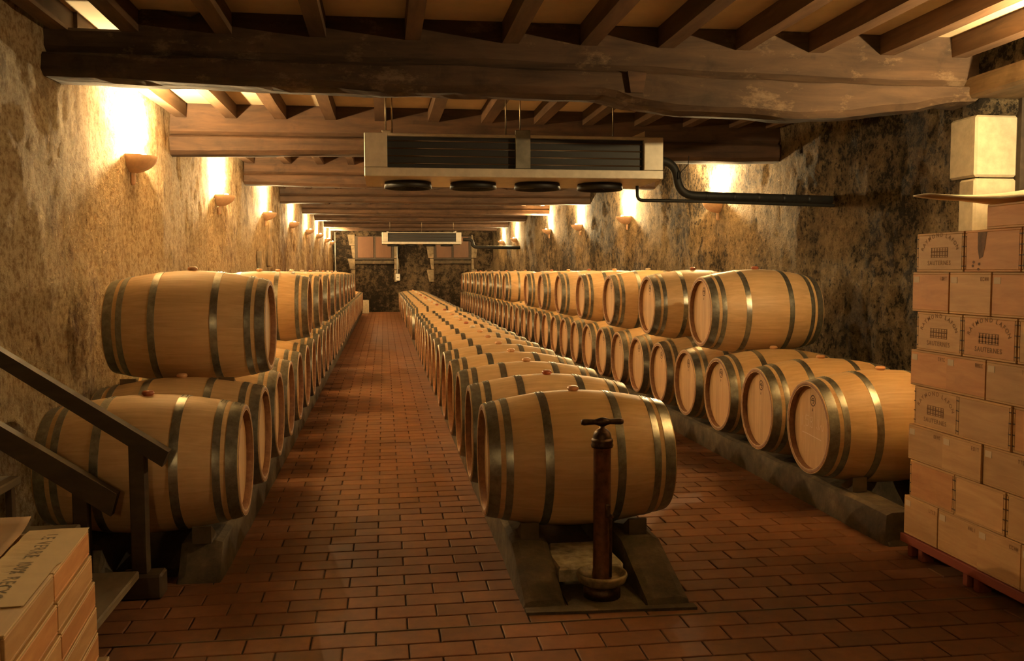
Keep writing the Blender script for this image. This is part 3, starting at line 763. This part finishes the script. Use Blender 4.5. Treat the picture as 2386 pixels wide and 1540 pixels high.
for xq in (2.75, 3.0, 3.22, 3.45, 3.68): MB().lathe([(.0375, -.012), (.0385, -.01), (.0385, .01), (.0375, .012)], 12, 'X', caps=False).build('pipe_tape', 'fan', pp, (xq - 2.18, 0, 2.150 - (xq - 2.51) * .0225 - 2.4))
tag(MB().tube(curve_pts([(2.13, 7.56, 2.219), (2.13, 7.56, 2.10), (2.70, 7.56, 2.095), (3.93, 7.56, 2.065)], .05, 4), .014, 8).build('drain_pipe', 'pipe'), 'thin black drain pipe running under the insulated pipe', 'pipe')
tag(MB().tube([(2.56, 7.5, 2.47), (2.555, 7.5, 2.40), (2.50, 7.52, 2.34), (2.49, 7.55, 2.28)], .004, 6).build('cable', 'pipe'), 'thin black cable looping by the near cooling unit', 'cable')
tag(MB().tube(curve_pts([(2.345, 27.22, 2.46), (2.62, 27.2, 2.46), (2.64, 27.2, 2.24), (4.05, 27.2, 2.22)], .1, 4), .05, 8).build('insulated_pipe', 'pipe'), 'black pipe from the far cooling unit to the right wall', 'pipe')
sw = thing('light_switch', 'white switch box with grey conduit on the far wall', 'switch', (.52, YB - .20, 1.18))
MB().box(-.085, .085, 0, .10, 0, .26, .01).build('switch_box', 'switch', sw); MB().box(-.035, .035, -.012, 0, .10, .125, .003).build('rocker', 'frame_dark', sw)
MB().tube([(-.01, .06, .26), (-.01, .06, 1.40)], .022, 8).build('conduit', 'conduit', sw)
tag(MB().tube([(XL + .10, YB - .25, 0), (XL + .10, YB - .25, 3.0)], .02, 8).build('conduit_pipe', 'conduit'), 'pale vertical conduit in the far left corner', 'pipe')
tag(MB().box(-.80, -.55, 33.6, 33.72, 0, .50, .02).build('stone_block', 'lime'), 'pale stone block standing on floor at far aisle end', 'block')

# ------------------------------------------------------------------ wine cases
def text_strokes(mb, chars, y0, y1, z, h, seed):
    rr = random.Random(seed); w = (y1 - y0) / chars
    for k in range(chars):
        a = y0 + w * (k + .12); b = y0 + w * (k + .82); t = w * .2; c = rr.choice('EHICOTLAN')
        R_ = lambda p, q, r_, s_: mb.add([(0, p, r_), (0, q, r_), (0, q, s_), (0, p, s_)], [(0, 1, 2, 3)])
        if c in 'EHLNCAO': R_(a, a + t, z, z + h)
        if c in 'HNAO': R_(b - t, b, z, z + h)
        if c in 'IT': R_((a + b) / 2 - t / 2, (a + b) / 2 + t / 2, z, z + h)
        if c in 'ECTAO': R_(a, b, z + h - t, z + h)
        if c in 'ECLO': R_(a, b, z, z + t)
        if c in 'EHAN': R_(a, b, z + h * .42, z + h * .42 + t)
GL = {}
def glyphs(txt, size, bold=.012):
    """list of (verts, faces, advance) for each letter of txt, from the built-in font"""
    out = []
    for ch in txt:
        if ch not in GL:
            cu = bpy.data.curves.new('letter', 'FONT'); cu.body = ch; cu.size = 1; cu.offset = bold; cu.resolution_u = 2
            ob = bpy.data.objects.new('letter', cu); C.objects.link(ob)
            dg = bpy.context.evaluated_depsgraph_get(); me_ = bpy.data.meshes.new_from_object(ob.evaluated_get(dg))
            vs_ = [tuple(v.co) for v in me_.vertices]; fs_ = [tuple(p.vertices) for p in me_.polygons]
            adv = (max(v[0] for v in vs_) + .09) if vs_ else .35
            bpy.data.objects.remove(ob); bpy.data.curves.remove(cu); bpy.data.meshes.remove(me_); GL[ch] = (vs_, fs_, adv)
        v_, f_, a_ = GL[ch]; out.append(([(p[0] * size, p[1] * size) for p in v_], f_, a_ * size))
    return out
def flat_text(mb, txt, size, u0, v0, centre=True, squeeze=1.0):
    g = glyphs(txt, size); W_ = sum(a for _, _, a in g) * squeeze; u = u0 - (W_ / 2 if centre else 0)
    for v_, f_, a_ in g:
        mb.add([(0, u + p[0] * squeeze, v0 + p[1]) for p in v_], f_); u += a_ * squeeze
def crest_mesh(w, h, seed):
    """the worn printed crest: an arc of lettering, a building, a line of lettering under it"""
    mb = MB(); R_ = w * .385; zc = h * .40; g = glyphs('RAYMOND LAFON', h * .155); tot = sum(a for _, _, a in g); u = 0
    for v_, f_, a_ in g:
        a = PI * (.91 - .82 * (u + a_ / 2) / tot); u += a_; b = a - PI / 2; ca, sa = math.cos(b), math.sin(b)
        mb.add([(0, R_ * math.cos(a) + ((p[0] - a_ / 2) * ca - p[1] * sa), zc + R_ * .66 * math.sin(a) + ((p[0] - a_ / 2) * sa + p[1] * ca)) for p in v_], f_)
    Q = lambda p, q, r_, s_: mb.add([(0, p * w, r_ * h), (0, q * w, r_ * h), (0, q * w, s_ * h), (0, p * w, s_ * h)], [(0, 1, 2, 3)])
    for z0_, z1_ in ((.36, .375), (.40, .43), (.45, .46), (.49, .53), (.55, .56), (.60, .615)): Q(-.19, .19, z0_, z1_)
    for xx in (-.18, -.12, -.06, .0, .06, .12, .17): Q(xx, xx + .018, .37, .60)
    flat_text(mb, 'SAUTERNES', h * .165, 0, h * .17)
    return mb.mesh('printed_crest')
CR = [crest_mesh(.37, .195, 1), crest_mesh(.37, .195, 2)]
def case(label, group, x0, x1, y0, y1, z0, z1, crest=None, sticker=False, nails=False, m='pine', axis='X', roots=None):
    """a nailed wooden wine case; the face towards -X shows"""
    t = thing('wine_case', label, 'wine case', ((x0 + x1) / 2, (y0 + y1) / 2, z0), 0, group)
    w, d, h = x1 - x0, y1 - y0 - .004, z1 - z0 - .002; b = .011
    alt = 'pine_red' if m == 'pine' and random.random() < .35 else m
    MB().box(-w / 2, -w / 2 + b, -d / 2 + (b if nails else 0) + .0004, d / 2 - (b if nails else 0) - .0004, b * .9, h - b * .9, .002).build('face_panel', alt, t)
    MB().box(w / 2 - b, w / 2, -d / 2 + b, d / 2 - b, b, h - b, .002).build('back_panel', m, t)
    for sg in (-1, 1):
        xa = -w / 2 + (0 if nails else b)
        MB().box(xa, w / 2, sg * d / 2 - (b if sg > 0 else 0), sg * d / 2 + (b if sg < 0 else 0), b, h - b, .002).build('side_board', m, t)
    MB().box(-w / 2, w / 2, -d / 2, d / 2, 0, b, .0025).build('base_board', m, t); MB().box(-w / 2, w / 2, -d / 2, d / 2, h - b, h, .0025).build('lid', m, t)
    if crest is not None: obj('printed_crest', CR[crest], 'ink', t, (-w / 2 - .0006, 0, 0), (0, 0, PI))
    if sticker:
        MB().box(-w / 2 - .001, -w / 2 + .001, d / 2 - .058, d / 2 - .012, h - .052, h - .022).build('paper_sticker', 'sticker', t)
        mb = MB(); text_strokes(mb, 4, -.03, .03, 0, .018, int(y0 * 100)); mb.build('case_number', 'ink', t, (-w / 2 - .0006, -d / 2 + .045, h - .04), (0, 0, PI))
    if nails:
        for sg in (-1, 1):
            for k in range(4):
                mb = MB(); yq = sg * (d / 2 - .006); zq = h * (.14 + .24 * k); mb.box(-w / 2 - .0012, -w / 2 + .001, yq - .007, yq + .007, zq - .0025, zq + .0025); mb.build('nail', 'nail', t)
    return t
XF = 2.72
ZT = [1.687, 1.492, 1.290, 1.092, .906, .701, .516, .317, .111]
LAY = [[4.379, 3.995, 3.604, 3.24], [4.416, 4.107, 3.799, 3.49, 3.19], [4.365, 3.992, 3.615, 3.24], [4.424, 4.111, 3.813, 3.50, 3.19],
       [4.376, 4.009, 3.627, 3.25], [4.422, 4.123, 3.82, 3.51, 3.20], [4.398, 4.019, 3.649, 3.27], [4.446, 4.149, 3.837, 3.54, 3.24]]
for li, bnds in enumerate(LAY):
    for k in range(len(bnds) - 1):
        odd = li % 2 == 0; cr_ = None
        if (li, k) in ((0, 0), (2, 0), (2, 1), (4, 0)): cr_ = k % 2
        lname = 'top layer' if li == 0 else 'bottom layer' if li == 7 else '%s layer down' % ordn(li + 1)
        pos = ['at the far end', 'second from the far end', 'third from the far end', 'at the near end'][k]
        lab = 'pine wine case %s, %s%s' % (pos, lname, ', with faded crest' if cr_ is not None else '')
        if (li, k) == (0, 1): lab = 'reddish pine wine case with a dark knot stain, in the top layer'
        dx = random.uniform(-.006, .006)
        c_ = case(lab, 'wine cases stacked on the red pallet', XF + dx, XF + dx + (.50 if odd else .52), bnds[k + 1], bnds[k], ZT[li + 1], ZT[li], cr_, not odd, odd, 'pine_red' if (li, k) == (0, 1) else 'pine')
        if (li, k) == (0, 1):
            h = ZT[0] - ZT[1]
            kn = MB(); kn.add([(0, p, q) for p, q in ((.10, h - .012), (.035, h - .012), (.045, h * .62), (.06, h * .36), (.085, h * .30), (.098, h * .55))], [tuple(range(6))])
            for (py_, pz_) in ((.125, .045), (.085, .036), (.13, .028), (.09, .012)): kn.add([(0, py_ + .009 * math.cos(a), pz_ + .007 * math.sin(a)) for a in [q * PI / 4 for q in range(8)]], [tuple(range(8))])
            kn.build('knot_stain', 'ink_knot', c_, (-.2508, 0, 0))
case('open-topped pine wine case lying on top of the case stack', 'wine cases stacked on the red pallet', XF + .02, XF + .52, 3.30, 3.868, 1.687, 1.800)
# sheet of card over the topmost case
nu, nv = 24, 20; vs = []
for i in range(nu + 1):
    yq = 3.15 + (4.27 - 3.15) * i / nu; t = max(0, min(1, (4.15 - yq) / .55)); zo = 1.868 - .066 * t
    for k in range(nv + 1):
        xq = XF - .10 + .64 * k / nv; e = min(1, (xq - XF + .10) / .24)
        z = zo + (1.850 - zo) * math.sin(e * PI / 2) - max(0, xq - XF - .14) / .40 * .040 + .003 * math.sin(yq * 11)
        vs.append((xq, yq, z))
fs = [(i * (nv + 1) + k, i * (nv + 1) + k + 1, (i + 1) * (nv + 1) + k + 1, (i + 1) * (nv + 1) + k) for i in range(nu) for k in range(nv)]
sh = thing('card_sheet', 'curling pale card sheet lying over the topmost wine case', 'card', (XF, 3.7, 1.80))
for nm, mt, dz in (('card_face', 'card', .0022), ('card_backing', 'kraft', 0)):
    f_ = MB().add([(v[0] - XF, v[1] - 3.7, v[2] - 1.80 + dz) for v in vs], fs, True).build(nm, mt, sh); md = f_.modifiers.new('thickness', 'SOLIDIFY'); md.thickness = .002; md.offset = 1 if dz else -1
# red pallet
pl = thing('pallet', 'red wooden pallet under the tall stack of wine cases', 'pallet', (XF, 3.84, 0))
for k in range(5): MB().box(k * .21 - .015 if k else -.015, k * .21 + .115, -.66, .61, .093, .110, .003).build('deck_board', 'pallet', pl)
for yq in (-.60, -.02, .52): MB().box(0, .95, yq, yq + .08, .073, .093, .003).build('stringer_board', 'pallet', pl)
MB().box(-.016, .0, -.66, .61, .066, .1105, .003).build('edge_board', 'pallet', pl)
for yq in (-.60, -.50, .0, .08, .45, .545):
    for xq in (.0, .42, .86): MB().box(xq, xq + .07, yq - .02, yq + .02, 0, .073, .004).build('foot_block', 'pallet', pl)

# left stack of flat cases on a pallet, near the camera
ROTL = math.radians(5.6)
lroot = Matrix.Translation((-1.063, 3.44, 0)) @ Matrix.Rotation(ROTL, 4, 'Z')
def flat_case(label, xa, xb, ya, yb, z0, z1, m):
    """local frame: corner at the stack's far right; x leftwards is negative, y towards the camera negative"""
    p = lroot @ Vector(((xa + xb) / 2, (ya + yb) / 2, z0))
    t = thing('flat_wine_case', label, 'wine case', p, ROTL, 'flat wine cases stacked at bottom left')
    w, d, h = (xb - xa) / 2, (yb - ya) / 2 - .002, z1 - z0 - .002; b = .010
    MB().box(w - b, w, -d, d, b, h - b, .002).build('side_board', m, t); MB().box(-w, -w + b, -d, d, b, h - b, .002).build('side_board', m, t)
    MB().box(-w + b, w - b, d - b, d, b, h - b, .002).build('end_panel', m, t); MB().box(-w + b, w - b, -d, -d + b, b, h - b, .002).build('end_panel', m, t)
    MB().box(-w, w, -d, d, 0, b, .0025).build('base_board', m, t)
    MB().box(-w, w, -d, d, h - b, h, .0025).build('lid', 'pine_lid', t)
    return t, w, d, h
zl = [.10, .195, .29, .385, .482, .578]
for li in range(5):
    jl = random.uniform(-.008, .008) + .005 * (4 - li)
    for col in range(2):
        for k in range(2):
            jx = jl; jy = random.uniform(-.002, .002) - col * .003
            ya = -.505 * (k + 1) + jy; yb_ = -.505 * k + jy - .006
            xa = -.335 * (col + 1) + jx; xb = -.335 * col - .005 + jx
            lab = 'flat pine case, %s, %s column, %s' % ('on the pallet' if li == 0 else '%s layer up' % ordn(li + 1) if li < 4 else 'topmost', 'right' if col == 0 else 'left', 'far half' if k == 0 else 'near half')
            t, w, d, h = flat_case(lab, xa, xb, ya, yb_, zl[li], zl[li + 1], 'pine_red' if (li + k) % 2 == 0 else 'pine')
# printed card strip along the right edge of the top
ps = thing('printed_card_strip', 'pale printed card strip along the edge of the flat cases', 'card', lroot @ Vector((0, 0, .5785)), ROTL)
mb = MB(); n = 24; vs = []
for k in range(n + 1):
    yq = .004 - .80 * k / n; lift = .010 * max(0, 1 - k / 3) * 0
    vs += [(-.205, yq, .003 + .004 * math.sin(k * .7) ** 2), (-.10, yq, .0035), (-.006 - (.0 if k < 13 else .012), yq, .0012), (-.006 - (.0 if k < 13 else .012), yq, .0002), (-.205, yq, .0002)]
fs = [(i * 5 + k, i * 5 + (k + 1) % 5, i * 5 + 5 + (k + 1) % 5, i * 5 + 5 + k) for i in range(n) for k in range(5)] + [tuple(range(5)), tuple(n * 5 + k for k in range(5))]
mb.add(vs, fs).build('card_strip', 'paper_strip', ps)
mb = MB(); flat_text(mb, 'LE VERRE. 100% RECYCLABLE', .062, 0, 0, False, .92)
mb.v = [(-.135 + v[2], -.07 - v[1], .0044) for v in mb.v]; mb.build('printed_text', 'ink_grey', ps)
# kraft paper lying over the left part of the stack
nu, nv = 20, 14; vs = []
for i in range(nu + 1):
    for k in range(nv + 1):
        xq = -.66 + .448 * k / nv; yq = -.98 + 1.04 * i / nu
        z = .5815 + .006 * math.sin(yq * 7 + xq * 3) ** 2 + .035 * max(0, (yq + .14) / .2) ** 2 + .004 * fbm((xq, yq, 2), 5, 2) + .003
        vs.append(lroot @ Vector((xq, yq, max(z, .5825))))
fs = [(i * (nv + 1) + k, i * (nv + 1) + k + 1, (i + 1) * (nv + 1) + k + 1, (i + 1) * (nv + 1) + k) for i in range(nu) for k in range(nv)]
kp = MB().add(vs, fs, True).build('kraft_paper', 'kraft'); md = kp.modifiers.new('thickness', 'SOLIDIFY'); md.thickness = .002; md.offset = 1
tag(kp, 'brown kraft paper sheet draped on the flat wine cases', 'paper')
pl = thing('pallet', 'pale wooden pallet under the flat wine cases at bottom left', 'pallet', lroot @ Vector((0, 0, 0)), ROTL)
for k in range(5): MB().box(-.70, .045, -1.02 + k * .215, -.92 + k * .215, .082, .098, .003).build('deck_board', 'pallet_pale', pl)
for xq in (-.68, -.36, -.05):
    MB().box(xq, xq + .09, -1.02, .04, .064, .082, .003).build('stringer_board', 'pallet_pale', pl)
    for yq in (-1.0, -.5, -.07): MB().box(xq, xq + .09, yq, yq + .1, 0, .064, .004).build('foot_block', 'pallet_pale', pl)

# ------------------------------------------------------------------ stairs at the left wall
st = thing('staircase', 'dark wooden steps with handrails descending from the left wall', 'stairs', (-1.3, 4.0, 0))
def stp(name, mb): return mb.build(name, 'stair', st, (1.3, -4.0, 0))
def sloped(x0, z0, x1, z1, h, y0, y1):
    return MB().prism([(x0, z0), (x1, z1), (x1 - .03, z1 - h * .95), (x0, z0 - h)], 'Y', y0, y1)
YS = 4.36
stp('handrail', sloped(-1.885, 1.284, -.99, .680, .072, YS - .035, YS + .035))
stp('lower_rail', sloped(-1.885, .937, -1.222, .491, .108, YS - .03, YS + .03))
stp('post', MB().box(-1.168, -1.095, YS - .030, YS + .030, .112, .725, .006))
stp('post', MB().box(-1.42, -1.35, YS - .024, YS + .024, .0, .54, .006))
stp('post_foot', MB().box(-1.222, -1.03, YS - .06, YS + .06, 0, .114, .01))
for k, (xn, zz) in enumerate(((-1.125, .142), (-1.37, .37), (-1.615, .60))):
    MB().box(max(-1.87, xn - .34), xn, 3.55, YS - .065, zz - .038, zz, .006).build('tread', 'tread', st, (1.3, -4.0, 0))
for xq, zz in ((-1.65, .562), (-1.41, .332)):
    stp('tread_support', MB().box(xq, xq + .03, 4.20, 4.235, 0, zz, .003))
stp('stringer', MB().prism([(-1.86, .56), (-1.66, .56), (-1.16, .104), (-1.16, 0), (-1.86, 0)], 'Y', 3.56, 3.60))

# ------------------------------------------------------------------ old hand pump
pu = thing('hand_pump', 'rusty old hand pump with wooden T handle before the middle barrels', 'pump', (.975, 4.02, .012))
MB().lathe([(0, 0), (.085, 0), (.085, .04), (.07, .055), (0, .055)], 24, 'Z', caps=False).build('foot', 'iron', pu)
MB().lathe([(.03, .06), (.08, .055), (.108, .072), (.118, .10), (.114, .112), (.104, .110), (.09, .088), (.05, .078), (.035, .09)], 32, 'Z', caps=False).build('dish', 'rim', pu)
MB().lathe([(.044, .075), (.046, .1), (.041, .13), (.040, .3), (.040, .695), (.042, .70)], 24, 'Z', caps=False).build('barrel_tube', 'pumptube', pu)
MB().lathe([(.042, .688), (.049, .690), (.052, .700), (.048, .710), (.050, .720), (.049, .727), (.044, .732)], 24, 'Z', caps=False).build('collar', 'iron', pu)
MB().lathe([(.043, .728), (.042, .744), (.036, .760), (.024, .772), (.011, .778), (.010, .80), (0, .80)], 24, 'Z', caps=False).build('cap_dome', 'iron', pu)
MB().lathe([(0, -.098), (.011, -.097), (.015, -.085), (.0135, -.06), (.012, -.035), (.020, -.01), (.021, .0), (.020, .01), (.012, .035), (.0135, .06), (.015, .085), (.011, .097), (0, .098)], 16, 'X', caps=False).build('t_handle', 'iron', pu, (0, 0, .806))
MB().tube([(.022, -.040, .40), (.030, -.043, .36), (.030, -.043, .10)], .007, 8).build('side_pipe', 'iron', pu)
MB().box(.005, .028, -.052, -.034, .375, .435, .004).build('spout_bracket', 'iron', pu)
MB().lathe([(0, 0), (.007, 0), (.007, .03), (0, .03)], 10, 'Y', caps=False).build('spout', 'iron', pu, (.03, -.075, .385))
mb = MB(); poly = [(-.155, -.2), (.15, -.19), (.165, -.15), (.145, .2), (-.13, .2), (-.165, .02)]
n = len(poly); vs = [(p[0], p[1], 0) for p in poly] + [(p[0], p[1], .055) for p in poly] + [(p[0] * .95, p[1] * .95, .066) for p in poly]
fs = [tuple(range(n)), tuple(range(2 * n, 3 * n))] + [(j * n + i, j * n + (i + 1) % n, (j + 1) * n + (i + 1) % n, (j + 1) * n + i) for j in (0, 1) for i in range(n)]
sl = thing('stone_slab', 'pale flat stone slab under the front middle barrel, behind the pump', 'slab', (.945, 4.30, .012))
mb.add(vs, fs).build('slab_top', 'slab', sl, (0, 0, .045))
MB().box(-.11, .11, .02, .16, 0, .046, .01).build('slab_prop', 'slab', sl); MB().box(-.12, -.02, -.12, .0, 0, .046, .01).build('slab_prop', 'slab', sl)
